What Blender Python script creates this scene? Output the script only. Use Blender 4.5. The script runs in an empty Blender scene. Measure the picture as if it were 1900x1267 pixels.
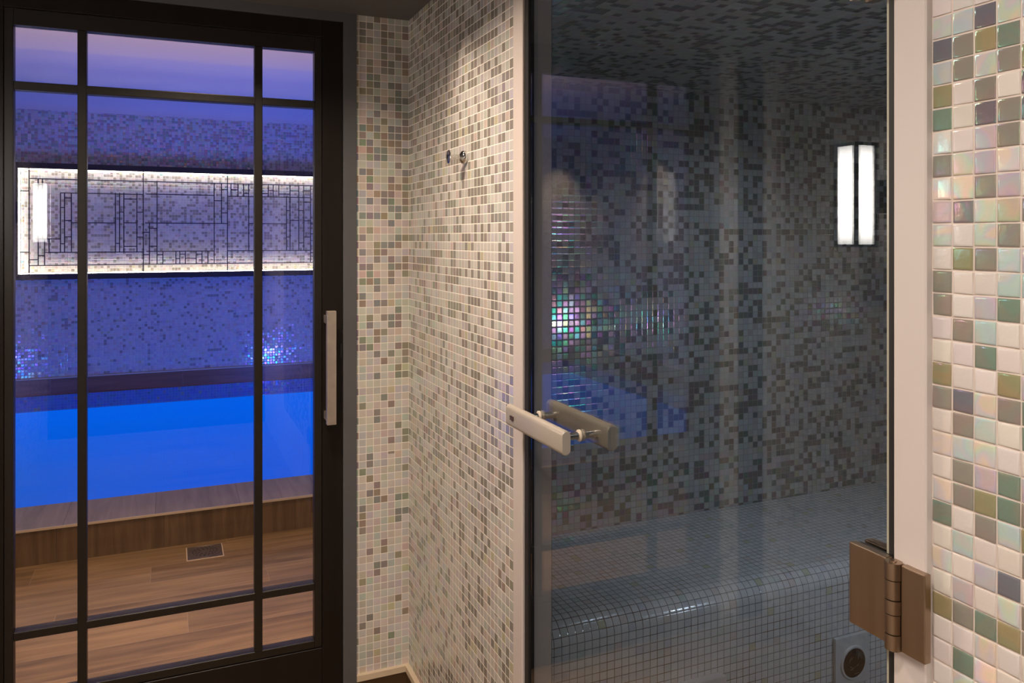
import bpy, bmesh, math, random
from mathutils import Vector, Matrix
random.seed(7)
S = bpy.context.scene
COL = S.collection
P = 0.0215            # mosaic pitch
ZG = 1.4585           # a grout line height
EYE = 1.38

# ------------------------------------------------------------------ materials
def new_mat(name):
    m = bpy.data.materials.new(name); m.use_nodes = True
    nt = m.node_tree; nt.nodes.clear()
    out = nt.nodes.new('ShaderNodeOutputMaterial')
    return m, nt, out

class N:
    def __init__(s, nt): s.nt = nt
    def add(s, t, **k):
        n = s.nt.nodes.new(t)
        for a, v in k.items(): setattr(n, a, v)
        return n
    def link(s, a, b): s.nt.links.new(a, b)
    def _in(s, sock, v):
        if isinstance(v, bpy.types.NodeSocket): s.link(v, sock)
        else: sock.default_value = v
    def math(s, op, a, b=0.0, c=None, clamp=False):
        n = s.add('ShaderNodeMath', operation=op, use_clamp=clamp)
        s._in(n.inputs[0], a); s._in(n.inputs[1], b)
        if c is not None: s._in(n.inputs[2], c)
        return n.outputs[0]
    def mix(s, f, a, b, blend='MIX'):
        n = s.add('ShaderNodeMix', data_type='RGBA', blend_type=blend)
        s._in(n.inputs[0], f); s._in(n.inputs[6], a); s._in(n.inputs[7], b)
        return n.outputs[2]
    def ramp(s, f, stops, interp='LINEAR'):
        n = s.add('ShaderNodeValToRGB'); cr = n.color_ramp; cr.interpolation = interp
        while len(cr.elements) < len(stops): cr.elements.new(0.5)
        for e, (p, c) in zip(cr.elements, stops):
            e.position = p; e.color = (c[0], c[1], c[2], 1)
        s._in(n.inputs[0], f)
        return n.outputs[0]
    def smooth(s, v, a, b):
        n = s.add('ShaderNodeMapRange', interpolation_type='SMOOTHSTEP')
        s._in(n.inputs[0], v); n.inputs[1].default_value = a; n.inputs[2].default_value = b
        return n.outputs[0]

def principled(name, col, rough=.5, metal=0, spec=.5, emis=None, es=0, noise=0, nscale=30, stretch=None, bump=0):
    m, nt, out = new_mat(name); q = N(nt)
    b = q.add('ShaderNodeBsdfPrincipled')
    b.inputs['Roughness'].default_value = rough
    b.inputs['Metallic'].default_value = metal
    b.inputs['Specular IOR Level'].default_value = spec
    if noise:
        g = q.add('ShaderNodeNewGeometry')
        mp = q.add('ShaderNodeMapping'); q.link(g.outputs['Position'], mp.inputs[0])
        if stretch: mp.inputs['Scale'].default_value = stretch
        nz = q.add('ShaderNodeTexNoise'); nz.inputs['Scale'].default_value = nscale; nz.inputs['Detail'].default_value = 5
        q.link(mp.outputs[0], nz.inputs['Vector'])
        lo = tuple(c * (1 - noise) for c in col) + (1,); hi = tuple(min(1, c * (1 + noise)) for c in col) + (1,)
        q.link(q.mix(nz.outputs[0], lo, hi), b.inputs['Base Color'])
        q._in(b.inputs['Roughness'], q.math('MULTIPLY_ADD', nz.outputs[0], .2, max(0, rough - .1)))
        if bump:
            bp = q.add('ShaderNodeBump'); bp.inputs['Distance'].default_value = bump; bp.inputs['Strength'].default_value = .6
            q.link(nz.outputs[0], bp.inputs['Height']); q.link(bp.outputs[0], b.inputs['Normal'])
    else:
        b.inputs['Base Color'].default_value = (*col, 1)
    if emis:
        b.inputs['Emission Color'].default_value = (*emis, 1); b.inputs['Emission Strength'].default_value = es
    q.link(b.outputs[0], out.inputs[0])
    return m

WH = (.62, .585, .55)
def mosaic(name, gtop=.34, gbot=.22, ztop=2.0, zbot=.2, grout=(.80, .75, .68), white=WH, seed=0.0, bump=.0004,
           rust=0.0, tilt=.55, gl=.07, dark=1.0, film=1.0, pearl=.16):
    """Glass mosaic: UV in metres, square tesserae of pitch P with light grout and a random share of grey and pearl tiles."""
    m, nt, out = new_mat(name); q = N(nt)
    uv = q.add('ShaderNodeUVMap'); uv.uv_map = 'UVMap'
    sp = q.add('ShaderNodeSeparateXYZ'); q.link(uv.outputs[0], sp.inputs[0])
    U = q.math('DIVIDE', sp.outputs[0], P); V = q.math('DIVIDE', sp.outputs[1], P)
    cu = q.math('FLOOR', U); cv = q.math('FLOOR', V)
    fu = q.math('SUBTRACT', q.math('SUBTRACT', U, cu), .5); fv = q.math('SUBTRACT', q.math('SUBTRACT', V, cv), .5)
    cmb = q.add('ShaderNodeCombineXYZ'); q.link(cu, cmb.inputs[0]); q.link(cv, cmb.inputs[1]); cmb.inputs[2].default_value = seed
    wn = q.add('ShaderNodeTexWhiteNoise', noise_dimensions='3D'); q.link(cmb.outputs[0], wn.inputs[0])
    ws = q.add('ShaderNodeSeparateColor'); q.link(wn.outputs['Color'], ws.inputs[0])
    r0, r1, r2, r3 = wn.outputs['Value'], ws.outputs[0], ws.outputs[1], ws.outputs[2]
    geo = q.add('ShaderNodeNewGeometry'); gs = q.add('ShaderNodeSeparateXYZ'); q.link(geo.outputs['Position'], gs.inputs[0])
    mr = q.add('ShaderNodeMapRange'); q.link(gs.outputs[2], mr.inputs[0])
    mr.inputs[1].default_value = zbot; mr.inputs[2].default_value = ztop; mr.inputs[3].default_value = gbot; mr.inputs[4].default_value = gtop
    nz = q.add('ShaderNodeTexNoise'); nz.inputs['Scale'].default_value = .32; nz.inputs['Detail'].default_value = 1
    q.link(cmb.outputs[0], nz.inputs['Vector'])
    frac = q.math('ADD', mr.outputs[0], q.math('MULTIPLY', q.math('SUBTRACT', nz.outputs[0], .5), .55))
    isg = q.math('LESS_THAN', r0, frac)
    d = dark
    greys = q.ramp(r1, [(0, (.235*d, .215*d, .185*d)), (.30, (.27*d, .235*d, .21*d)), (.55, (.20*d, .20*d, .165*d)), (.68, (.185*d, .215*d, .19*d)),
                        (.80, (.25*d, .225*d, .135*d)), (.90, (.17*d, .18*d, .20*d)), (.95, (.30*d, .22*d, .17*d))], 'CONSTANT')
    w = white
    whites = q.ramp(r1, [(0, w), (.45, (w[0]*.93, w[1]*.94, w[2]*.94)), (1 - pearl * 2, (w[0]*.86, w[1]*.86, w[2]*.95)), (1 - pearl * 1.5, (w[0]*.82, w[1]*.90, w[2]*.86)),
                         (1 - pearl, (w[0]*.95, w[1]*.84, w[2]*.80)), (1 - pearl * .5, (w[0]*.80, w[1]*.78, w[2]*.80)), (.97, (w[0]*.85, w[1]*.84, w[2]*.62))], 'CONSTANT')
    tile = q.mix(isg, whites, greys)
    # milky clouding inside each tessera
    nz2 = q.add('ShaderNodeTexNoise'); nz2.inputs['Scale'].default_value = 60; q.link(geo.outputs['Position'], nz2.inputs['Vector'])
    tile = q.mix(q.math('MULTIPLY', nz2.outputs[0], .16), tile, (.30, .28, .26, 1))
    au = q.math('ABSOLUTE', fu); av = q.math('ABSOLUTE', fv)
    ed = q.math('SUBTRACT', .5, q.math('MAXIMUM', au, av))
    isgr = q.math('LESS_THAN', ed, gl / 2 + .008)
    gcol = (*grout, 1)
    if rust:
        nr = q.add('ShaderNodeTexNoise'); nr.inputs['Scale'].default_value = 9; nr.inputs['Detail'].default_value = 4
        q.link(geo.outputs['Position'], nr.inputs['Vector'])
        gcol = q.mix(q.math('MULTIPLY', q.smooth(nr.outputs[0], .50, .62), rust), gcol, (.16, .085, .045, 1))
    base = q.mix(isgr, tile, gcol)
    b = q.add('ShaderNodeBsdfPrincipled')
    q.link(base, b.inputs['Base Color'])
    q._in(b.inputs['Roughness'], q.math('ADD', q.math('MULTIPLY', isgr, .6), q.math('MULTIPLY_ADD', r2, .14, .08)))
    if film:
        b.inputs['Thin Film IOR'].default_value = 1.9
        q._in(b.inputs['Thin Film Thickness'], q.math('MULTIPLY', q.math('SUBTRACT', 1, isgr), q.math('MULTIPLY_ADD', r3, 420 * film, 180 * film)))
    pil = q.smooth(ed, gl / 2 - .02, gl / 2 + .11)
    h = q.math('ADD', pil, q.math('ADD', q.math('MULTIPLY', fu, q.math('MULTIPLY', q.math('SUBTRACT', r2, .5), tilt)),
                                  q.math('MULTIPLY', fv, q.math('MULTIPLY', q.math('SUBTRACT', r3, .5), tilt))))
    bp = q.add('ShaderNodeBump'); bp.inputs['Distance'].default_value = bump; bp.inputs['Strength'].default_value = .8
    q.link(h, bp.inputs['Height']); q.link(bp.outputs[0], b.inputs['Normal'])
    q.link(b.outputs[0], out.inputs[0])
    return m

def wood(name, c0, c1, axis='x', plank=(1.2, .165), joint=(.30, .20, .12), rough=.38, seed=0., grain=1.0, vertical=False):
    """Wood look porcelain: UV metres, boards along u (or across when axis is 'v')."""
    m, nt, out = new_mat(name); q = N(nt)
    uv = q.add('ShaderNodeUVMap'); uv.uv_map = 'UVMap'
    sp = q.add('ShaderNodeSeparateXYZ'); q.link(uv.outputs[0], sp.inputs[0])
    U, V = sp.outputs[0], sp.outputs[1]
    row = q.math('FLOOR', q.math('DIVIDE', V, plank[1]))
    Uo = q.math('ADD', q.math('DIVIDE', U, plank[0]), q.math('MULTIPLY', row, .37))
    colm = q.math('FLOOR', Uo)
    cmb = q.add('ShaderNodeCombineXYZ'); q.link(colm, cmb.inputs[0]); q.link(row, cmb.inputs[1]); cmb.inputs[2].default_value = seed
    wn = q.add('ShaderNodeTexWhiteNoise', noise_dimensions='3D'); q.link(cmb.outputs[0], wn.inputs[0])
    g = q.add('ShaderNodeCombineXYZ')
    if vertical:
        q.link(q.math('MULTIPLY', U, 26), g.inputs[0]); q.link(q.math('MULTIPLY', V, 2.2), g.inputs[1])
    else:
        q.link(q.math('MULTIPLY', U, 2.2), g.inputs[0]); q.link(q.math('MULTIPLY', V, 26), g.inputs[1])
    q.link(q.math('MULTIPLY', wn.outputs['Value'], 37), g.inputs[2])
    nz = q.add('ShaderNodeTexNoise'); nz.inputs['Scale'].default_value = 1.0; nz.inputs['Detail'].default_value = 6; nz.inputs['Distortion'].default_value = .7
    q.link(g.outputs[0], nz.inputs['Vector'])
    f = q.math('ADD', q.math('MULTIPLY', q.math('SUBTRACT', nz.outputs[0], .5), 2.2 * grain), q.math('MULTIPLY_ADD', wn.outputs['Value'], .45, .27), clamp=True)
    col = q.mix(f, (*c0, 1), (*c1, 1))
    fu = q.math('SUBTRACT', q.math('SUBTRACT', Uo, colm), .5)
    Vr = q.math('DIVIDE', V, plank[1]); fv = q.math('SUBTRACT', q.math('SUBTRACT', Vr, q.math('FLOOR', Vr)), .5)
    eu = q.math('MULTIPLY', q.math('SUBTRACT', .5, q.math('ABSOLUTE', fu)), plank[0])
    ev = q.math('MULTIPLY', q.math('SUBTRACT', .5, q.math('ABSOLUTE', fv)), plank[1])
    jn = q.math('LESS_THAN', q.math('MINIMUM', eu, ev), .0014)
    col = q.mix(jn, col, (*joint, 1))
    b = q.add('ShaderNodeBsdfPrincipled'); q.link(col, b.inputs['Base Color']); b.inputs['Roughness'].default_value = rough
    bp = q.add('ShaderNodeBump'); bp.inputs['Distance'].default_value = .0006; bp.inputs['Strength'].default_value = .5
    q.link(nz.outputs[0], bp.inputs['Height']); q.link(bp.outputs[0], b.inputs['Normal'])
    q.link(b.outputs[0], out.inputs[0])
    return m

def glass(name, tint, ior=1.5, gain=1.0):
    m, nt, out = new_mat(name); q = N(nt)
    fr = q.add('ShaderNodeFresnel'); ge = q.add('ShaderNodeNewGeometry')
    q._in(fr.inputs[0], q.math('ADD', q.math('MULTIPLY', ge.outputs['Backfacing'], 1 / ior - ior), ior))
    t = q.add('ShaderNodeBsdfTransparent'); t.inputs[0].default_value = (*tint, 1)
    g = q.add('ShaderNodeBsdfGlossy'); g.inputs['Roughness'].default_value = 0.0; g.inputs[0].default_value = (1, 1, 1, 1)
    mx = q.add('ShaderNodeMixShader'); q.link(q.math('MULTIPLY', fr.outputs[0], gain, clamp=True), mx.inputs[0]); q.link(t.outputs[0], mx.inputs[1]); q.link(g.outputs[0], mx.inputs[2])
    q.link(mx.outputs[0], out.inputs[0])
    return m

def emitter(name, col, st, zfade=None):
    m, nt, out = new_mat(name); q = N(nt)
    e = q.add('ShaderNodeEmission'); e.inputs[0].default_value = (*col, 1); e.inputs[1].default_value = st
    if zfade:
        g = q.add('ShaderNodeNewGeometry'); s = q.add('ShaderNodeSeparateXYZ'); q.link(g.outputs['Position'], s.inputs[0])
        c, hh = zfade
        d = q.math('DIVIDE', q.math('ABSOLUTE', q.math('SUBTRACT', s.outputs[2], c)), hh)
        k = q.math('SUBTRACT', 1.0, q.math('MULTIPLY', q.math('POWER', d, 3.0), .86))
        q.link(q.math('MULTIPLY', k, st), e.inputs[1])
    q.link(e.outputs[0], out.inputs[0])
    return m

M = {}
M['tile'] = mosaic('glass mosaic corridor', gtop=.50, gbot=.20, ztop=2.0, zbot=.1, seed=1, dark=1.15)
M['tile_narrow'] = mosaic('glass mosaic door side', gtop=.56, gbot=.08, ztop=2.0, zbot=.1, seed=3.3, film=.6, dark=1.15)
M['tile_left'] = mosaic('glass mosaic left wall', gtop=.40, gbot=.2, seed=5)
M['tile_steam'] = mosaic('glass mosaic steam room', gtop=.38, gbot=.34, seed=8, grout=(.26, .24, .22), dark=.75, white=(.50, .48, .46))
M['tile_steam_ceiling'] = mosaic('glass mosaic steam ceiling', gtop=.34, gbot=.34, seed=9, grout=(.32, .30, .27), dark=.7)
M['tile_white'] = mosaic('white bench mosaic', gtop=-.6, gbot=-.6, seed=11, grout=(.24, .22, .20), rust=.9, white=(.72, .72, .72), pearl=.04, film=0)
M['tile_pool'] = mosaic('glass mosaic pool hall', gtop=.46, gbot=.08, ztop=2.2, zbot=.7, seed=13, grout=(.56, .54, .52), dark=1.35, gl=.06, bump=.0016, tilt=1.1)
M['tile_band'] = mosaic('blue waterline mosaic', gtop=.0, gbot=.0, seed=17, white=(.10, .16, .40), grout=(.2, .25, .4))
M['frame'] = principled('black stained wood', (.009, .006, .005), .38, spec=.25, noise=.4, nscale=40, stretch=(1, 1, .06), bump=.0004)
M['bead'] = principled('dark bronze bead', (.012, .009, .007), .42, spec=.35, noise=.3, nscale=90, bump=.0003)
M['greypaint'] = principled('grey painted metal', (.085, .086, .095), .45, noise=.08, nscale=8)
M['ceiling'] = principled('dark grey ceiling paint', (.105, .098, .095), .55, noise=.1, nscale=5)
M['jamb'] = principled('white satin jamb', (.56, .50, .47), .4, noise=.05, nscale=12, stretch=(1, 1, .2))
M['jamb_grey'] = principled('grey jamb lining', (.16, .15, .14), .5)
M['seal'] = principled('black rubber seal', (.012, .011, .011), .5)
M['brass_edge'] = principled('greenish glass edge', (.45, .43, .34), .2)
M['nickel'] = principled('brushed nickel', (.56, .50, .44), .34, metal=1, noise=.12, nscale=60, stretch=(1, 1, .1))
M['pull'] = principled('brushed steel pull', (.62, .56, .50), .42, metal=1, noise=.15, nscale=50)
M['hinge'] = principled('brushed bronze nickel', (.36, .265, .19), .33, metal=1, noise=.14, nscale=60, stretch=(1, 1, .05))
M['satin'] = principled('satin anodised aluminium', (.47, .42, .36), .42, metal=.35, noise=.06, nscale=15)
M['chrome'] = principled('polished chrome', (.72, .72, .72), .06, metal=1)
M['washer'] = principled('clear plastic washer', (.60, .52, .42), .3)
M['emblem'] = principled('dark brown emblem', (.06, .035, .02), .4)
M['gold'] = principled('gold lettering', (.75, .55, .25), .3, metal=1)
M['lead'] = principled('dark leading', (.012, .010, .02), .4)
M['panel_frame'] = principled('black panel frame', (.02, .018, .02), .35, noise=.2)
M['white_ceiling'] = principled('white plaster ceiling', (.60, .55, .52), .7, noise=.04, nscale=3)
M['marble'] = principled('pale marble', (.62, .61, .60), .25, noise=.1, nscale=18)
M['basin'] = principled('blue basin lining', (.05, .2, .6), .6)
M['beige'] = principled('beige sealant', (.62, .50, .36), .5)
M['drain'] = principled('dull steel grate', (.16, .13, .12), .42, metal=.7, noise=.2, nscale=60)
M['black'] = principled('black recess', (.006, .006, .007), .6)
M['dark_floor'] = principled('grey stone', (.25, .24, .23), .5)
M['floor'] = wood('oak look porcelain', (.125, .072, .028), (.32, .20, .092), seed=1)
M['curb'] = wood('dark oak riser', (.075, .036, .014), (.20, .12, .062), plank=(.42, 3), seed=2, vertical=True, joint=(.05, .03, .02))
M['coping'] = wood('grey brown coping', (.13, .10, .085), (.28, .225, .19), plank=(.36, 3), seed=3, vertical=True, joint=(.08, .06, .05))
M['baseboard'] = wood('dark oak skirting', (.05, .026, .012), (.13, .075, .036), plank=(.5, 3), seed=4)
M['ledge'] = wood('dark oak far riser', (.20, .075, .025), (.34, .14, .06), plank=(.9, 3), seed=5)
M['pane'] = glass('clear door glass', (.96, .96, .97), 1.42)
M['panel_glass'] = glass('panel glass', (.97, .97, .97), 1.3)
M['smoke'] = glass('grey tinted glass', (.80, .805, .80), 1.5)
M['lamp'] = emitter('opal lamp glass', (1, .95, .89), 26, zfade=(1.512, .155))
M['led'] = emitter('warm led strip', (1, .88, .70), 30)

# water: underwater light put into a blue emission, with a mirror skin
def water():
    m, nt, out = new_mat('emissive pool water'); q = N(nt)
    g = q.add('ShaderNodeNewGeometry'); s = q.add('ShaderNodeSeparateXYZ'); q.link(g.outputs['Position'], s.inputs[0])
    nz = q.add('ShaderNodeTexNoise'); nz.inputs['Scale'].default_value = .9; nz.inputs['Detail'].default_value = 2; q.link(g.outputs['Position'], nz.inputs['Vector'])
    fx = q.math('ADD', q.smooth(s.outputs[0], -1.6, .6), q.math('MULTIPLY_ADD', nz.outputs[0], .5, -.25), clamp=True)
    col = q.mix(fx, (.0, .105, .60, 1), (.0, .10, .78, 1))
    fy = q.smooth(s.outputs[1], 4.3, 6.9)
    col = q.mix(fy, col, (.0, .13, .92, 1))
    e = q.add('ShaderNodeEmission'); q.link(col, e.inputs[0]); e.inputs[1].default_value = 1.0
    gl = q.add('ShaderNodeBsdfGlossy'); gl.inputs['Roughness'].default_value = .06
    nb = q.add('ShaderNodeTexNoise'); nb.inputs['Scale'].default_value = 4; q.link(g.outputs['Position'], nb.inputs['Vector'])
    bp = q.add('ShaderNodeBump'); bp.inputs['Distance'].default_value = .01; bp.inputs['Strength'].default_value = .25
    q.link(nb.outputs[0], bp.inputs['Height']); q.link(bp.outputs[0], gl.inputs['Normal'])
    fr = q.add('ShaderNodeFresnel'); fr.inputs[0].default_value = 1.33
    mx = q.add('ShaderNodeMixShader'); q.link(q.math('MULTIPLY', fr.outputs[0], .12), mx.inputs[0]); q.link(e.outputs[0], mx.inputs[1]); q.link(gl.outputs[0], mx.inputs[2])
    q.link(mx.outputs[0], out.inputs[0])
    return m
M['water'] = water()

# ------------------------------------------------------------------ mesh helpers
def box(bm, x0, x1, y0, y1, z0, z1, mi=0, rot=None):
    vs = [bm.verts.new((x, y, z)) for x in (x0, x1) for y in (y0, y1) for z in (z0, z1)]
    fs = [(0, 1, 3, 2), (4, 6, 7, 5), (0, 4, 5, 1), (2, 3, 7, 6), (0, 2, 6, 4), (1, 5, 7, 3)]
    out = []
    for f in fs:
        fc = bm.faces.new([vs[i] for i in f]); fc.material_index = mi; out.append(fc)
    return vs

def bevel(bm, w, seg=2):
    bmesh.ops.bevel(bm, geom=list(bm.edges), offset=w, segments=seg, affect='EDGES', profile=.6, clamp_overlap=True)

def cyl(bm, c, axis, r, length, n=24, r2=None, cap=True):
    """cylinder starting at c along axis."""
    a = Vector(axis).normalized()
    t = a.orthogonal().normalized(); b = a.cross(t)
    r2 = r if r2 is None else r2
    A = [bm.verts.new(Vector(c) + (t * math.cos(2 * math.pi * i / n) + b * math.sin(2 * math.pi * i / n)) * r) for i in range(n)]
    B = [bm.verts.new(Vector(c) + a * length + (t * math.cos(2 * math.pi * i / n) + b * math.sin(2 * math.pi * i / n)) * r2) for i in range(n)]
    for i in range(n):
        f = bm.faces.new([A[i], A[(i + 1) % n], B[(i + 1) % n], B[i]]); f.smooth = True
    if cap: bm.faces.new(A[::-1]); bm.faces.new(B)

def lathe(bm, c, axis, prof, n=32):
    a = Vector(axis).normalized(); t = a.orthogonal().normalized(); b = a.cross(t)
    rings = []
    for (h, r) in prof:
        rings.append([bm.verts.new(Vector(c) + a * h + (t * math.cos(2 * math.pi * i / n) + b * math.sin(2 * math.pi * i / n)) * max(r, 1e-4)) for i in range(n)])
    for k in range(len(rings) - 1):
        for i in range(n):
            f = bm.faces.new([rings[k][i], rings[k][(i + 1) % n], rings[k + 1][(i + 1) % n], rings[k + 1][i]]); f.smooth = True
    bm.faces.new(rings[0][::-1]); bm.faces.new(rings[-1])

def box_uv(me, ou=(0, 0, 0)):
    uv = me.uv_layers.new(name='UVMap')
    for p in me.polygons:
        n = p.normal; ax = max(range(3), key=lambda i: abs(n[i]))
        for li in p.loop_indices:
            co = me.vertices[me.loops[li].vertex_index].co
            x, y, z = co.x - ou[0], co.y - ou[1], co.z - ou[2]
            uv.data[li].uv = (y, z) if ax == 0 else (x, z) if ax == 1 else (x, y)

def obj(name, bm, mats, parent=None, uv0=(.66, 2.33, ZG), kind=None, label=None, cat=None, group=None, loc=None):
    bmesh.ops.recalc_face_normals(bm, faces=bm.faces) if name != 'keep' else None
    for e in bm.edges:
        if len(e.link_faces) == 2 and e.calc_face_angle(0) > .62: e.smooth = False
    me = bpy.data.meshes.new(name); bm.to_mesh(me); bm.free()
    if not me.uv_layers: box_uv(me, uv0)
    o = bpy.data.objects.new(name, me)
    for m in (mats if isinstance(mats, (list, tuple)) else [mats]): me.materials.append(m)
    COL.objects.link(o)
    if parent:
        o.parent = parent
        if parent.type == 'EMPTY' or True:
            o.matrix_parent_inverse = Matrix.Translation(-world_loc(parent))
    tag(o, label, cat, group, kind)
    return o

def world_loc(o):
    v = Vector(o.location)
    return v

def tag(o, label=None, cat=None, group=None, kind=None):
    if label: o['label'] = label
    if cat: o['category'] = cat
    if group: o['group'] = group
    if kind: o['kind'] = kind

def empty(name, loc, label=None, cat=None, group=None, kind=None):
    o = bpy.data.objects.new(name, None); COL.objects.link(o); o.location = loc; o.empty_display_size = .1
    tag(o, label, cat, group, kind)
    return o

def struct(name, boxes, mat, uv0=(.66, 2.33, ZG), parent=None, label=None, bev=0):
    bm = bmesh.new()
    for b in boxes: box(bm, *b)
    if bev: bevel(bm, bev, 1)
    return obj(name, bm, mat, parent, uv0, kind=None if parent else 'structure', label=label)

# ------------------------------------------------------------------ corridor shell
CEIL = 2.035
struct('floor', [(-.77, .66, -1.6, 2.33, -.05, 0)], M['floor'], label='wood look plank floor of the changing corridor')
struct('ceiling', [(-.85, .74, -1.7, 2.45, CEIL, CEIL + .06)], M['ceiling'], label='dark grey painted corridor ceiling')
struct('wall_back', [(.501, .74, 2.33, 2.45, 0, CEIL)], M['tile_narrow'], label='narrow glass mosaic wall between the black door and the corner')
struct('wall_right', [(.66, .735, 1.519, 2.33, 0, CEIL)], M['tile'], label='white and grey glass mosaic wall that carries the chrome hook')
struct('wall_left', [(-.85, -.77, -1.6, 2.45, 0, CEIL)], M['tile_left'], label='mosaic wall opposite the glass door')
struct('wall_front', [(-.77, .66, -1.7, -1.6, 0, CEIL)], M['frame'], label='dark wall behind the viewer')
struct('trim_1', [(.501, .66, 2.318, 2.33, 0, .09), (.648, .66, 1.519, 2.318, 0, .09)], M['baseboard'], label='dark wood skirting under the mosaic corner')
struct('trim_2', [(.501, .66, 2.316, 2.33, .09, .107), (.646, .66, 1.519, 2.316, .09, .107)], M['beige'], label='beige sealant line above the skirting')
# grey architrave around the black door
struct('trim_3', [(.462, .501, 2.322, 2.40, 0, CEIL), (-.475, .462, 2.322, 2.40, 2.008, CEIL), (-.475, -.44, 2.322, 2.40, 0, 2.008)], M['greypaint'], label='grey metal frame around the black glazed door')
struct('wall_door_side', [(-.56, -.475, 2.33, 2.45, 0, CEIL), (-.77, -.68, 2.33, 2.45, 0, CEIL)], M['tile_left'], label='mosaic strips left of the black door')
struct('trim_4', [(-.68, -.56, 2.34, 2.45, 0, CEIL)], M['black'], label='dark recess between the mosaic strips')
# jamb of the glass door
struct('trim_5', [(.652, .718, 1.471, 1.519, 0, 2.0)], M['jamb'], label='white vertical jamb beside the handle edge of the glass door', bev=.0015)
struct('trim_6', [(.735, .742, 1.519, 2.33, 0, 1.885)], M['jamb_grey'], label='grey inner lining of the steam room entrance')
struct('trim_7', [(.652, .735, .537, .574, 0, 2.0)], M['jamb'], label='white vertical jamb on the hinge side of the glass door', bev=.0015)
struct('trim_8', [(.655, .735, .574, 1.471, 1.96, 2.0)], M['jamb'], label='white head jamb above the glass door')
struct('wall_above_door', [(.66, .735, .537, 1.519, 2.0, CEIL)], M['tile'], label='mosaic above the glass door')

# ------------------------------------------------------------------ near right mosaic wall with modelled tesserae
CODE = {
 0: "W P B C O N S G S L P W G G W W O G W P W P N W P W O W W W W W",
 1: "W C G G W W W P Q D W O W W G W W B G C G G W C W L G W N P W G",
 2: "W B O P G B L L G P P G W L C N W P C P L O G W L W N P Q W G W",
 3: "W P N G W G G P L Y G C C N W W O G W W N N C W B P O W W G W P"}
PAL = {'W': (.60, .55, .51, 0), 'G': (.235, .205, .175, .08), 'B': (.15, .135, .16, .25), 'N': (.17, .21, .165, .25), 'O': (.27, .235, .13, .25),
       'P': (.52, .50, .44, .75), 'Q': (.62, .56, .50, .9), 'C': (.42, .47, .46, .45), 'L': (.44, .38, .42, .45), 'S': (.66, .60, .60, .5), 'D': (.20, .17, .18, .55), 'Y': (.40, .37, .27, .5)}
def tile_wall_material():
    m, nt, out = new_mat('large glass tesserae'); q = N(nt)
    at = q.add('ShaderNodeAttribute', attribute_name='tess'); 
    g = q.add('ShaderNodeNewGeometry')
    nz = q.add('ShaderNodeTexNoise'); nz.inputs['Scale'].default_value = 30; nz.inputs['Detail'].default_value = 1.5; nz.inputs['Distortion'].default_value = .6
    q.link(g.outputs['Position'], nz.inputs['Vector'])
    hue = q.add('ShaderNodeHueSaturation')
    rb = q.ramp(q.math('FRACT', q.math('MULTIPLY', nz.outputs[0], 3.2)), [(0, (.62, .50, .45)), (.2, (.57, .55, .42)), (.42, (.45, .56, .48)), (.6, (.45, .51, .58)), (.78, (.53, .46, .60)), (1, (.62, .50, .45))])
    sp = q.add('ShaderNodeSeparateColor'); q.link(at.outputs['Color'], sp.inputs[0])
    lum = q.math('MULTIPLY', q.math('ADD', q.math('ADD', sp.outputs[0], sp.outputs[1]), sp.outputs[2]), .62)
    rbl = q.mix(1.0, rb, at.outputs['Color'], 'MULTIPLY')
    sc = q.add('ShaderNodeVectorMath', operation='SCALE'); q.link(rbl, sc.inputs[0]); sc.inputs[3].default_value = 1.95
    col = q.mix(at.outputs['Alpha'], at.outputs['Color'], sc.outputs[0])
    b = q.add('ShaderNodeBsdfPrincipled'); q.link(col, b.inputs['Base Color'])
    b.inputs['Roughness'].default_value = .17; b.inputs['Thin Film IOR'].default_value = 1.68
    q._in(b.inputs['Thin Film Thickness'], q.math('MULTIPLY', q.math('GREATER_THAN', at.outputs['Alpha'], .04), q.math('MULTIPLY_ADD', nz.outputs[0], 420, 200)))
    bp = q.add('ShaderNodeBump'); bp.inputs['Distance'].default_value = .0008; bp.inputs['Strength'].default_value = .3
    n2 = q.add('ShaderNodeTexNoise'); n2.inputs['Scale'].default_value = 160; q.link(g.outputs['Position'], n2.inputs['Vector'])
    q.link(n2.outputs[0], bp.inputs['Height']); q.link(bp.outputs[0], b.inputs['Normal'])
    q.link(b.outputs[0], out.inputs[0])
    return m
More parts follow.
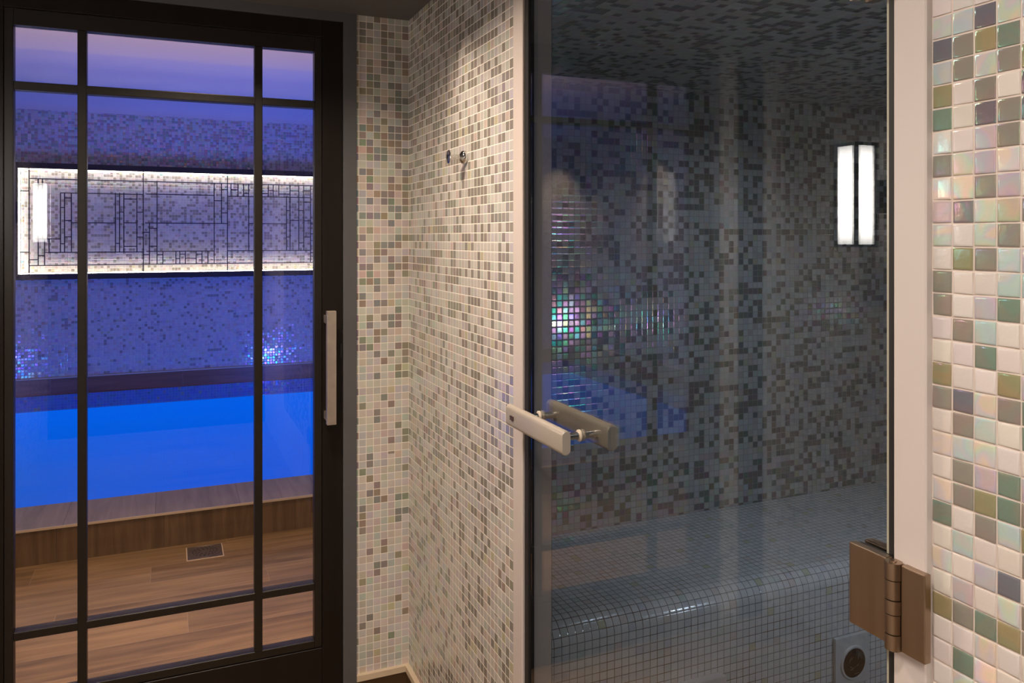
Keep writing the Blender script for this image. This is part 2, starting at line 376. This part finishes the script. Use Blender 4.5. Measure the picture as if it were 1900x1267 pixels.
def near_wall():
    bm = bmesh.new(); cl = bm.loops.layers.float_color.new('tess')
    def setc(f, c):
        for l in f.loops: l[cl] = c
    x0 = .66
    vs = box(bm, x0 + .0006, .735, -1.6, .537, 0, CEIL, 1)
    y_start = .5365
    rnd = random.Random(4)
    for k in range(-20, 60):
        zt = ZG + (7 - k) * P
        if zt > CEIL - .002 or zt - P < .1: continue
        for c in range(0, 48):
            if c < 4 and 0 <= k < 32: code = CODE[c].split()[k]
            else: code = rnd.choice('WWWWWGGGGGPCLONBW')
            base = PAL[code]; j = rnd.uniform(.94, 1.06)
            col = (base[0] * j, base[1] * j, base[2] * j, base[3])
            if code == 'W': col = (col[0], col[1] * rnd.uniform(.97, 1.03), col[2] * rnd.uniform(.96, 1.05), 0)
            ya = y_start - c * P; yb = ya - P + .0017
            za = zt - .0009; zb = zt - P + .0009
            if c == 0: ya -= .0006
            jy, jz = rnd.uniform(-.0003, .0003), rnd.uniform(-.0003, .0003)
            ya += jy; yb += jy; za += jz; zb += jz
            # three rings: base, shoulder, crown (pillowed top), tilted a little
            tx, ty = rnd.uniform(-.00030, .00034), rnd.uniform(-.00022, .00022)
            if code == 'S': tx = .00066; ty = 0
            def ring(ins, h):
                r = []
                for sy, sz in ((0, 0), (1, 0), (1, 1), (0, 1)):
                    y = ya - ins if sy == 0 else yb + ins; z = za - ins if sz == 0 else zb + ins
                    hh = h + (tx * (1 if sy else -1) + ty * (1 if sz else -1)) * (1 if h > .0005 else 0)
                    r.append(bm.verts.new((x0 + .0006 - hh, y, z)))
                return r
            R = [ring(0, 0), ring(.0001, .0007), ring(.0006, .0010), ring(.0022, .00112)]
            for a, b2 in zip(R, R[1:]):
                for i in range(4):
                    f = bm.faces.new([a[i], a[(i + 1) % 4], b2[(i + 1) % 4], b2[i]]); setc(f, col); f.smooth = True
            f = bm.faces.new(R[-1]); setc(f, col); f.smooth = True
    bmesh.ops.recalc_face_normals(bm, faces=bm.faces)
    return obj('wall_near_right', bm, [tile_wall_material(), principled('near grout', (.62, .53, .47), .8, noise=.05, nscale=60)], kind='structure',
        label='close mosaic wall of white, grey and pearly tiles right of the hinge')
near_wall()

# ------------------------------------------------------------------ steam room
SC = 1.885
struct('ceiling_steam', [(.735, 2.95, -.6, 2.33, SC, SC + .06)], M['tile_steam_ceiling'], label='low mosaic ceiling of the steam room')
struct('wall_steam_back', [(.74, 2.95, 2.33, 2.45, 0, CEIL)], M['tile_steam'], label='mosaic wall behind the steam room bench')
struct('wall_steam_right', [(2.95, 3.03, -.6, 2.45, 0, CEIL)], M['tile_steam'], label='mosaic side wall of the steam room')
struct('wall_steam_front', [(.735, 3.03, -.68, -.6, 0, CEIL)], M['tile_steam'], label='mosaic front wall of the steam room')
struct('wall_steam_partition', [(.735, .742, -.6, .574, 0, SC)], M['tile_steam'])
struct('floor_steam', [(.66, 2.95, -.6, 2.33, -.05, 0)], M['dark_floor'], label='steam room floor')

def bench():
    bm = bmesh.new(); uvl = bm.loops.layers.uv.new('UVMap')
    R = .055; prof = [(1.78, 0.0)]
    top, yf = .42, 1.78
    prof = [(yf, 0.0), (yf, .1), (yf, .2), (yf, .3), (yf, top - R)]
    for i in range(1, 13):
        a = math.pi / 2 * i / 12
        prof.append((yf + R - R * math.cos(a), top - R + R * math.sin(a)))
    prof += [(2.0, top), (2.2, top), (2.329, top)]
    xs = [.742, 1.3, 1.8, 2.4, 2.95]
    L = [0]
    for a, b in zip(prof, prof[1:]): L.append(L[-1] + math.dist(a, b))
    grid = [[bm.verts.new((x, y, z)) for x in xs] for (y, z) in prof]
    off = L[4]
    for i in range(len(prof) - 1):
        for j in range(len(xs) - 1):
            f = bm.faces.new([grid[i][j], grid[i][j + 1], grid[i + 1][j + 1], grid[i + 1][j]]); f.smooth = True
            us = [xs[j], xs[j + 1], xs[j + 1], xs[j]]; vv = [L[i], L[i], L[i + 1], L[i + 1]]
            for l, u, v in zip(f.loops, us, vv): l[uvl].uv = (u - .66, v - off)
    # closing faces
    a = [bm.verts.new((xs[0], 2.329, 0)), bm.verts.new((xs[-1], 2.329, 0))]
    f = bm.faces.new([g[0] for g in grid] + [a[0]])
    f = bm.faces.new([g[-1] for g in grid][::-1] + [a[1]])
    return obj('steam_bench', bm, M['tile_white'], label='built-in steam room bench clad in small white tiles with a rounded front edge', cat='bench')
bench()

ve = empty('steam_outlet', (1.847, 1.779, .139), 'square pale marble plate with a round black steam outlet on the bench front', 'vent')
bm = bmesh.new(); box(bm, 1.781, 1.912, 1.768, 1.7795, .07, .2145); bevel(bm, .002, 2)
obj('cover_plate', bm, M['marble'], ve)
bm = bmesh.new(); lathe(bm, (1.848, 1.769, .135), (0, -1, 0), [(0, .050), (.003, .050), (.006, .048), (.006, .043), (.002, .042)], 40)
obj('rim_ring', bm, M['marble'], ve)
bm = bmesh.new(); cyl(bm, (1.848, 1.7655, .135), (0, -1, 0), .0425, .002, 40)
obj('opening', bm, M['black'], ve)
bm = bmesh.new()
for i, (dx, dz, ln, a) in enumerate([(-.02, .004, .018, 1.2), (-.014, .012, .010, .6), (.014, .008, .02, 1.5), (.008, -.01, .012, .5), (-.006, -.014, .012, 2.6), (.02, .018, .01, 1.9), (-.016, -.018, .02, .3), (0, -.032, .018, .1)]):
    cyl(bm, (1.848 + dx, 1.7625, .135 + dz), (math.cos(a), 0, math.sin(a)), .0008, ln, 6)
obj('water_glint', bm, M['chrome'], ve)  # chrome slivers added as the wavy water glints in the outlet

bm = bmesh.new(); box(bm, 1.02, 1.38, 1.755, 1.7795, 0.001, .203); bevel(bm, .003, 2)
obj('bench_access_panel', bm, M['marble'], label='pale marble access panel low on the bench front left of the round outlet', cat='panel')

# ------------------------------------------------------------------ glass steam door
d2 = empty('door_2', (.664, 1.02, 0), 'frameless grey tinted glass door of the steam room', None, kind='structure')
bm = bmesh.new(); box(bm, .660, .6635, .588, 1.452, .012, 1.955)
obj('glass_panel', bm, M['smoke'], d2)
bm = bmesh.new(); box(bm, .6595, .6640, .5835, .588, .012, 1.955)
obj('glass_edge', bm, M['brass_edge'], d2)
bm = bmesh.new(); box(bm, .657, .670, 1.453, 1.4705, .0, 1.96)
obj('door_seal', bm, M['seal'], d2)
bm = bmesh.new(); box(bm, .656, .668, .5745, .5825, .0, 1.96)
obj('hinge_side_seal', bm, M['seal'], d2)

def oval_bar(bm, xc, zc, y0, y1, tx, tz):
    """bar along y with stadium section, crowned ends"""
    n = 10; sec = []
    for i in range(n + 1):
        a = math.pi * i / n; sec.append((math.cos(a) * tx / 2, (tz / 2 - tx / 2) + math.sin(a) * tx / 2))
    for i in range(n + 1):
        a = math.pi + math.pi * i / n; sec.append((math.cos(a) * tx / 2, -(tz / 2 - tx / 2) + math.sin(a) * tx / 2))
    rings = []
    for y, k in ((y0, .90), (y0 + .0015, 1), (y1 - .0015, 1), (y1, .90)):
        rings.append([bm.verts.new((xc + a * k, y, zc + b * k)) for a, b in sec])
    m = len(sec)
    for r, s in zip(rings, rings[1:]):
        for i in range(m):
            f = bm.faces.new([r[i], r[(i + 1) % m], s[(i + 1) % m], s[i]]); f.smooth = True
    for f in bm.faces:
        f.smooth = True
    c1 = bm.faces.new(rings[0][::-1]); c2 = bm.faces.new(rings[-1])
HZ = 1.036
bm = bmesh.new(); oval_bar(bm, .613, HZ, 1.20, 1.445, .017, .042)
hb = obj('door_handle', bm, M['satin'], d2, label='satin metal horizontal door handle with a bar on each side of the glass')
bm = bmesh.new(); oval_bar(bm, .702, HZ, 1.20, 1.445, .020, .046)
def sub(name, bm, mat, parent, label=None):
    me_o = obj(name, bm, mat, None, label=label)
    me_o.parent = parent; me_o.matrix_parent_inverse = (Matrix.Translation(Vector(parent.parent.location)) @ Matrix.Identity(4)).inverted() if False else Matrix.Identity(4)
    # parent sits at the world origin of its own thing, so undo only what the chain adds
    me_o.matrix_parent_inverse = Matrix.Identity(4)
    return me_o
sub('inner_bar', bm, M['satin'], hb)
for y in (1.24, 1.405):
    bm = bmesh.new(); cyl(bm, (.620, y, HZ), (1, 0, 0), .0065, .075, 24)
    sub('post', bm, M['chrome'], hb, 'polished chrome post')
    for xx in (.6564, .6636):
        bm = bmesh.new(); lathe(bm, (xx, y, HZ), (1, 0, 0), [(0, .0095), (.0006, .0105), (.0029, .0105), (.0035, .0095)], 28)
        sub('washer', bm, M['washer'], hb)
bm = bmesh.new(); box(bm, .6030, .6046, 1.405, 1.421, HZ - .0045, HZ + .0035)
sub('emblem', bm, M['emblem'], hb, 'tiny brown and gold emblem')
bm = bmesh.new()
for yy in (1.4185, 1.4130, 1.4075):
    box(bm, .6026, .6031, yy - .0012, yy + .0012, HZ - .0025, HZ - .0015); box(bm, .6026, .6031, yy - .0004, yy + .0005, HZ - .0025, HZ + .0018)
sub('emblem_mark', bm, M['gold'], hb)

def hinge(zt, first=True):
    h = zt - .083; nm = 'hinge'
    # glass clamp plate (corridor side)
    bm = bmesh.new(); box(bm, .6445, .6535, .5755, .622, h, zt); bevel(bm, .0012, 2)
    hp = obj(nm, bm, M['hinge'], d2, label='brushed metal glass hinge')
    bm = bmesh.new(); box(bm, .6535, .6600, .583, .620, h + .002, zt - .002)
    sub('gasket', bm, M['seal'], hp)
    bm = bmesh.new(); box(bm, .6637, .675, .583, .620, h, zt); bevel(bm, .0012, 2)
    sub('inner_plate', bm, M['hinge'], hp)
    zz = h - .0015; segs = [.016, .019, .014, .019, .017]
    for i, s_ in enumerate(segs):
        bm = bmesh.new(); r = .0082 if i % 2 == 0 else .0078
        cyl(bm, (.6445, .5668, zz), (0, 0, 1), r, s_ - .0009, 40)
        sub('knuckle', bm, M['hinge'], hp); zz += s_
    bm = bmesh.new(); cyl(bm, (.6445, .5668, h - .001), (0, 0, 1), .003, .0845, 16)
    sub('pin', bm, M['hinge'], hp)
    bm = bmesh.new(); box(bm, .6445, .6530, .532, .5585, h - .001, zt - .001); bevel(bm, .0012, 2)
    sub('wall_leaf', bm, M['hinge'], hp)
    bm = bmesh.new(); box(bm, .6480, .6525, .5325, .5665, h, zt - .002)
    sub('leaf_web', bm, M['hinge'], hp)
hinge(1.068); hinge(1.708); hinge(.43)

# ------------------------------------------------------------------ black glazed door to the pool
d1 = empty('door_1', (.01, 2.345, 0), 'black framed glazed door with nine panes leading to the pool', None, kind='structure')
YF, YB = 2.328, 2.368
def part(name, boxes, mat, parent, bev=0, label=None):
    bm = bmesh.new()
    for b in boxes: box(bm, *b)
    if bev: bevel(bm, bev, 1)
    return obj(name, bm, mat, parent, label=label)
part('stile', [(.403, .4615, YF, YB, .006, 2.0075)], M['frame'], d1, .001)
part('stile', [(-.4395, -.381, YF, YB, .006, 2.0075)], M['frame'], d1, .001)
part('top_rail', [(-.381, .403, YF, YB, 1.9595, 2.0075)], M['frame'], d1, .001)
part('bottom_rail', [(-.381, .403, YF, YB, .006, .205)], M['frame'], d1, .001)
GT, GB = 1.917, .228
part('glazing_bead', [(.382, .4025, YF + .004, YB - .004, GB - .022, GT + .0415), (-.3805, -.360, YF + .004, YB - .004, GB - .022, GT + .0415),
     (-.360, .382, YF + .004, YB - .004, GT, GT + .0415), (-.360, .382, YF + .004, YB - .004, GB - .022, GB)], M['bead'], d1, .0012)
for xc in (-.208, .228):
    part('upright_bar', [(xc - .0105, xc + .0105, YF + .002, YB - .002, GB, GT)], M['bead'], d1, .0015)
for zc in (1.765, .382):
    part('cross_bar', [(-.360, .382, YF + .003, YB - .003, zc - .0105, zc + .0105)], M['bead'], d1, .0015)
xs = [(-.360, -.2185), (-.1975, .2175), (.2385, .382)]; zs = [(GB, .3715), (.3925, 1.7545), (1.7755, GT)]
for (a, b) in xs:
    for (c, d) in zs:
        part('window_pane', [(a, b, 2.344, 2.348, c, d)], M['pane'], d1)
pull = part('pull_handle', [(.405, .431, 2.262, 2.280, .857, 1.177)], M['pull'], d1, .0012, 'square brushed metal pull handle')
for zz in (.875, 1.150):
    bm = bmesh.new(); box(bm, .407, .424, 2.280, YF + .001, zz - .011, zz + .011); bevel(bm, .001, 1)
    sub('mount', bm, M['pull'], pull)
part('lock_strike', [(.4535, .4600, YF - .0015, YF + .001, 1.035, 1.075)], M['black'], d1)

# ------------------------------------------------------------------ pool hall
struct('floor_pool_side', [(-2.4, 3.6, 2.33, 3.90, -.05, 0)], M['floor'], uv0=(.24, 3.85, 0), label='wood look plank floor beside the pool')
def curb():
    struct('trim_9', [(-2.4, 3.6, 3.90, 4.0, 0, .1480)], M['curb'], label='dark wood look riser of the pool edge')
    struct('trim_10', [(-2.4, 3.6, 3.893, 4.225, .148, .157)], M['coping'], label='grey brown coping along the pool edge')
    struct('trim_11', [(-2.4, 3.6, 3.889, 3.8935, .1475, .1575)], M['beige'], label='pale metal nosing on the pool edge')
curb()
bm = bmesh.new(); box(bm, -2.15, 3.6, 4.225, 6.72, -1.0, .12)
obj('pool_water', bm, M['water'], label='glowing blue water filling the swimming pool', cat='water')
bm = bmesh.new(); box(bm, -2.155, 3.605, 4.22, 4.225, -1.0, .15); box(bm, -2.4, -2.15, 4.225, 6.72, -1.0, .22)
obj('trim_12', bm, M['tile_band'], kind='structure')
struct('trim_13', [(-2.4, 3.6, 6.72, 6.80, -.1, .232)], M['tile_band'], label='blue waterline tiles on the far side of the pool')
struct('trim_14', [(-2.4, 3.6, 6.735, 6.80, .232, .352), (-2.4, -2.355, 3.9, 6.735, .15, .352)], M['ledge'], label='dark wood look riser behind the pool')
struct('trim_15', [(-2.4, 3.6, 6.728, 6.80, .352, .36), (-2.4, -2.348, 3.9, 6.728, .352, .36)], M['beige'], label='pale line along the top of the far riser')
struct('wall_pool_far', [(-2.4, 3.6, 6.75, 6.85, .36, 2.325)], M['tile_pool'], label='mosaic wall behind the pool')
struct('wall_pool_left', [(-2.5, -2.37, 2.33, 6.85, 0, 2.5)], M['tile_pool'], label='mosaic side wall of the pool hall')
struct('wall_pool_right', [(3.6, 3.7, 2.33, 6.85, 0, 2.5)], M['tile_pool'], label='mosaic end wall of the pool hall')
struct('wall_pool_near', [(-2.5, -.77, 2.33, 2.45, 0, 2.5), (.74, 3.7, 2.452, 2.50, 0, 2.5), (-.77, .74, 2.37, 2.45, 2.04, 2.5)], M['white_ceiling'], label='plain wall on the near side of the pool hall')
struct('ceiling_pool_near', [(-2.5, 3.7, 2.37, 4.87, 2.38, 2.55)], M['white_ceiling'], label='lower warm coloured ceiling along the pool side')
struct('ceiling_pool', [(-2.5, 3.7, 4.87, 6.85, 2.45, 2.55)], M['white_ceiling'], label='blue lit ceiling above the pool')
# cove between the far wall and ceiling
bm = bmesh.new(); pts = []
for i in range(13):
    a = math.pi / 2 * i / 12
    pts.append((6.75 - .26 + .26 * math.cos(a), 2.325 + .125 * math.sin(a)))
A = [bm.verts.new((-2.4, y, z)) for y, z in pts]; B = [bm.verts.new((3.6, y, z)) for y, z in pts]
for i in range(12):
    f = bm.faces.new([A[i], B[i], B[i + 1], A[i + 1]]); f.smooth = True
obj('trim_16', bm, M['white_ceiling'], kind='structure', label='curved cove between mosaic wall and ceiling')

# floor drain
dr = empty('floor_drain', (.142, 3.775, 0), 'small square metal floor drain with a round perforated grate near the pool edge', 'drain')
bm = bmesh.new(); box(bm, .066, .218, 3.694, 3.852, -.002, .0015); bevel(bm, .0006, 1)
obj('surround', bm, M['beige'], dr)
bm = bmesh.new(); box(bm, .0705, .2135, 3.6985, 3.8475, 0, .0025)
obj('drain_plate', bm, M['drain'], dr)
bm = bmesh.new()
lathe(bm, (.142, 3.773, .0024), (0, 0, 1), [(0, .069), (.0022, .068), (.0022, .064), (.0012, .063)], 48)
obj('round_grate', bm, M['drain'], dr)
bm = bmesh.new()
for ring, n in ((.024, 8), (.037, 13), (.050, 18)):
    for i in range(n):
        a = 2 * math.pi * i / n + ring * 9
        cyl(bm, (.142 + ring * math.cos(a), 3.773 + ring * math.sin(a), .0030), (0, 0, 1), .0043, .0009, 8)
obj('drain_slot', bm, M['black'], dr)

# leaded light panel
lp = empty('light_panel', (.25, 6.70, 1.08), 'long edge-lit leaded glass panel in a black frame on the mosaic wall behind the pool', 'light panel')
X0, X1, Z0, Z1 = -1.0, 1.60, 1.125, 1.888
fy0, fy1 = 6.655, 6.7499
part('panel_frame', [(X0 - .03, X1 + .03, fy0, fy1, Z1, Z1 + .042), (X0 - .03, X1 + .03, fy0, fy1, Z0 - .042, Z0), (X0 - .03, X0, fy0, fy1, Z0, Z1), (X1, X1 + .03, fy0, fy1, Z0, Z1)], M['panel_frame'], lp)
part('led_strip', [(X0 + .006, X1 - .006, 6.700, 6.712, Z1 - .005, Z1 - .0002), (X0 + .006, X1 - .006, 6.700, 6.712, Z0 + .0002, Z0 + .005), (X0 + .0002, X0 + .005, 6.700, 6.712, Z0 + .006, Z1 - .006), (X1 - .005, X1 - .0002, 6.700, 6.712, Z0 + .006, Z1 - .006)], M['led'], lp, label='bright warm white light strip')
part('glass_sheet', [(X0, X1, 6.664, 6.667, Z0, Z1)], M['panel_glass'], lp)
# leading: (x, z0, z1) uprights and (x0, x1, z) bars in metres, measured from the panel
LV = [(-0.931, 1.125, 1.888), (-0.874, 1.186, 1.815), (-0.848, 1.379, 1.816), (-0.834, 1.186, 1.379), (-0.806, 1.281, 1.379), (-0.733, 1.28, 1.715), (-0.707, 1.28, 1.716), (-0.663, 1.28, 1.717), (-0.373, 1.278, 1.723), (-0.345, 1.277, 1.724), (-0.317, 1.277, 1.725), (-0.228, 1.277, 1.727), (-0.184, 1.125, 1.888), (-0.142, 1.186, 1.501), (-0.089, 1.185, 1.821), (-0.048, 1.184, 1.285), (0.043, 1.187, 1.285), (0.071, 1.187, 1.284), (0.11, 1.186, 1.284), (0.188, 1.185, 1.284), (0.23, 1.185, 1.283), (0.273, 1.184, 1.283), (0.319, 1.187, 1.818), (0.373, 1.503, 1.815), (0.417, 1.125, 1.888), (0.443, 1.717, 1.814), (0.495, 1.718, 1.815), (0.538, 1.719, 1.816), (0.576, 1.285, 1.817), (0.726, 1.719, 1.813), (0.764, 1.72, 1.814), (0.807, 1.721, 1.816), (0.895, 1.283, 1.814), (0.867, 1.284, 1.722), (0.965, 1.283, 1.816), (1.004, 1.283, 1.817), (1.058, 1.188, 1.814), (1.19, 1.125, 1.888), (1.26, 1.187, 1.814), (1.34, 1.187, 1.814), (1.42, 1.187, 1.814), (1.53, 1.125, 1.888)]
LH = [(-0.991, -0.931, 1.724), (-0.991, -0.931, 1.284), (-0.874, -0.848, 1.774), (-0.874, -0.848, 1.583), (-0.874, -0.848, 1.502), (-0.874, -0.733, 1.379), (-0.931, -0.874, 1.229), (-0.874, -0.834, 1.258), (-0.834, -0.184, 1.281), (-0.733, -0.184, 1.715), (-0.707, -0.663, 1.679), (-0.733, -0.707, 1.609), (-0.733, -0.707, 1.344), (-0.707, -0.663, 1.514), (-0.707, -0.663, 1.394), (-0.663, -0.373, 1.498), (-0.373, -0.345, 1.346), (-0.345, -0.317, 1.58), (-0.317, -0.228, 1.679), (-0.317, -0.228, 1.5), (-0.317, -0.228, 1.323), (-0.228, -0.184, 1.581), (-0.228, -0.184, 1.393), (-0.184, -0.142, 1.43), (-0.184, -0.142, 1.26), (-0.142, -0.089, 1.46), (-0.142, -0.089, 1.323), (-0.089, -0.048, 1.259), (-0.172, 0.417, 1.5), (-0.164, 0.319, 1.285), (-0.164, 0.319, 1.719), (0.043, 0.071, 1.228), (0.071, 0.11, 1.262), (0.11, 0.188, 1.229), (0.188, 0.23, 1.261), (0.319, 0.373, 1.678), (0.373, 0.417, 1.768), (0.373, 0.417, 1.583), (0.443, 0.495, 1.767), (0.538, 0.576, 1.741), (0.417, 1.058, 1.715), (0.576, 0.867, 1.501), (0.417, 1.058, 1.286), (0.678, 0.726, 1.742), (0.726, 0.764, 1.769), (0.807, 0.895, 1.741), (0.895, 0.965, 1.769), (0.867, 0.895, 1.608), (0.867, 0.895, 1.394), (0.895, 0.965, 1.529), (0.965, 1.004, 1.609), (0.965, 1.004, 1.347), (1.004, 1.058, 1.771), (1.004, 1.058, 1.679), (1.004, 1.058, 1.527), (1.004, 1.058, 1.394), (1.058, 1.088, 1.502), (1.058, 1.088, 1.42), (1.058, 1.088, 1.266), (-0.931, 1.6, 1.814), (-0.931, 1.6, 1.187), (1.19, 1.26, 1.62), (1.26, 1.34, 1.45), (1.34, 1.42, 1.7), (1.42, 1.53, 1.5), (1.53, 1.6, 1.3)]
bm = bmesh.new(); t = .0034
for x, a, b in LV: box(bm, x - t, x + t, 6.658, 6.664, a, b)
for a, b, z in LH: box(bm, a, b, 6.6585, 6.6638, z - t, z + t)
obj('leading', bm, M['lead'], lp, label='thin dark leading in a geometric pattern')

# ------------------------------------------------------------------ lamps
def wall_lamp(y, label):
    x = -.60; r = empty('wall_lamp', (x, y, 1.356), label, 'lamp', 'box wall lamps')
    z0, z1, h = 1.357, 1.667, .0375
    part('lamp_shade', [(x - h, x + h, y - h, y + h, z0 + .006, z1 - .006)], M['lamp'], r)
    e = .0062
    part('edge_frame', [(x + sx * h - e, x + sx * h + e, y + sy * h - e, y + sy * h + e, z0, z1) for sx in (-1, 1) for sy in (-1, 1)], M['frame'], r)
    part('end_cap', [(x - h - e, x + h + e, y - h - e, y + h + e, z1 - .006, z1 + .003)], M['frame'], r)
    part('end_cap', [(x - h - e, x + h + e, y - h - e, y + h + e, z0 - .003, z0 + .006)], M['frame'], r)
    part('mount', [(-.7698, x - h - e + .0005, y - .022, y + .022, 1.46, 1.56)], M['frame'], r)
wall_lamp(1.83, 'square box wall lamp nearer the black door, mirrored in the tinted glass door')
wall_lamp(0.02, 'square box wall lamp beside the viewer, mirrored in the panes of the black door')

# robe hook
hk = empty('robe_hook', (.66, 1.826, 1.577), 'small polished chrome robe hook on the mosaic wall', 'hook')
bm = bmesh.new(); lathe(bm, (.6595, 1.826, 1.577), (-1, 0, 0), [(0, .0155), (.003, .0165), (.008, .0165), (.0115, .014), (.017, .006), (.0185, .0052)], 40)
obj('wall_rose', bm, M['chrome'], hk)
bm = bmesh.new(); cyl(bm, (.642, 1.826, 1.577), (-1, 0, 0), .0062, .022, 24)
obj('stem', bm, M['chrome'], hk)
bm = bmesh.new(); lathe(bm, (.622, 1.826, 1.577), (-1, 0, 0), [(0, .006), (.003, .0135), (.0048, .0165), (.0068, .0165), (.0085, .0145), (.0095, .006)], 40)
obj('end_disc', bm, M['chrome'], hk)
bm = bmesh.new(); cyl(bm, (.652, 1.822, 1.588), (0, -.9, .1), .0012, .014, 8)
obj('set_screw', bm, M['chrome'], hk)

# ------------------------------------------------------------------ lights
def area(name, loc, size, power, col, rot=(0, 0, 0), spread=math.pi, shape='DISK', sy=None):
    l = bpy.data.lights.new(name, 'AREA'); l.shape = shape; l.size = size
    if sy: l.size_y = sy
    l.energy = power; l.color = col; l.spread = spread
    o = bpy.data.objects.new(name, l); o.location = loc; o.rotation_euler = rot; COL.objects.link(o); return o
def spot(name, loc, target, power, col, ang, blend=.6, r=.02):
    l = bpy.data.lights.new(name, 'SPOT'); l.energy = power; l.color = col; l.spot_size = math.radians(ang); l.spot_blend = blend; l.shadow_soft_size = r
    o = bpy.data.objects.new(name, l); o.location = loc
    o.rotation_euler = (Vector(target) - Vector(loc)).to_track_quat('-Z', 'Y').to_euler(); COL.objects.link(o); return o
def point(name, loc, power, col, r=.03):
    l = bpy.data.lights.new(name, 'POINT'); l.energy = power; l.color = col; l.shadow_soft_size = r
    o = bpy.data.objects.new(name, l); o.location = loc; COL.objects.link(o); return o
WARM = (1, .80, .62); SOFT = (1, .88, .78)
area('downlight', (.10, 1.55, CEIL - .005), .12, 15.0, WARM, spread=math.radians(150))
area('downlight', (.05, .35, CEIL - .005), .15, 7.5, SOFT, spread=math.radians(150))
area('downlight', (-.15, -.7, CEIL - .005), .15, 28.0, SOFT, spread=math.radians(150))
spot('hook_spot', (.46, 1.86, CEIL - .01), (.66, 1.80, 1.52), 6.0, WARM, 62, 1.0, .012)
# steam room lamps, without fittings
point('steam_light', (1.98, .75, .93), 10.5, (.66, .80, 1.0), .03)
spot('steam_fill_spot', (1.75, 1.25, 1.87), (1.75, 2.33, .75), 23, (.62, .78, 1.0), 85, 1.0, .04)  # unseen spot added to brighten the bench and lower wall
# pool hall
BLUE = (.09, .15, 1.0)  # unseen blue lamps added above the water, standing in for underwater lighting
area('pool_glow', (1.1, 5.5, .14), 4.4, 52, BLUE, (math.pi - .42, 0, 0), math.radians(115), 'RECTANGLE', 2.2)
spot('pool_spot', (.95, 4.9, .13), (.3, 6.75, .9), 75, BLUE, 100, 1.0, .05)
spot('pool_spot', (-1.4, 4.6, .13), (-.6, 6.75, .9), 36, BLUE, 100, 1.0, .05)
area('side_downlight', (.1, 2.72, 2.37), .12, 8, (1, .70, .36), spread=math.radians(75))
area('side_downlight', (-1.4, 2.9, 2.37), .12, 8, (1, .70, .42), spread=math.radians(120))
spot('wall_washer', (-2.05, 6.45, 2.36), (-2.05, 6.75, 1.2), 50, (1, .74, .46), 60, .8)
spot('wall_washer', (-2.05, 5.6, 2.36), (-2.37, 5.6, 1.2), 50, (1, .74, .46), 60, .8)
spot('ceiling_fill_spot', (1.0, 2.62, .10), (.5, 3.7, 2.38), 150, (1, .68, .44), 80, 1.0, .04)  # hidden warm spots added beside the door to tint the near ceiling
spot('ceiling_fill_spot', (-1.0, 2.62, .10), (-.6, 3.7, 2.38), 150, (1, .68, .44), 80, 1.0, .04)

# ------------------------------------------------------------------ world, camera, view
w = bpy.data.worlds.new('world'); S.world = w; w.use_nodes = True
w.node_tree.nodes['Background'].inputs[0].default_value = (.5, .5, .55, 1); w.node_tree.nodes['Background'].inputs[1].default_value = .02
cam = bpy.data.cameras.new('camera'); co = bpy.data.objects.new('camera', cam); COL.objects.link(co)
cam.sensor_width = 36; cam.lens = 1484 / 1900 * 36; cam.shift_y = -(633.5 - 443) / 1900; cam.clip_start = .02
co.location = (0, 0, EYE); co.rotation_euler = (math.pi / 2, 0, -math.atan(635 / 1484))
S.camera = co
S.view_settings.view_transform = 'Standard'; S.view_settings.look = 'None'; S.view_settings.exposure = 0
S.cycles.use_denoising = True
S.cycles.max_bounces = 10; S.cycles.transparent_max_bounces = 16; S.cycles.glossy_bounces = 6
S.cycles.sample_clamp_indirect = 6
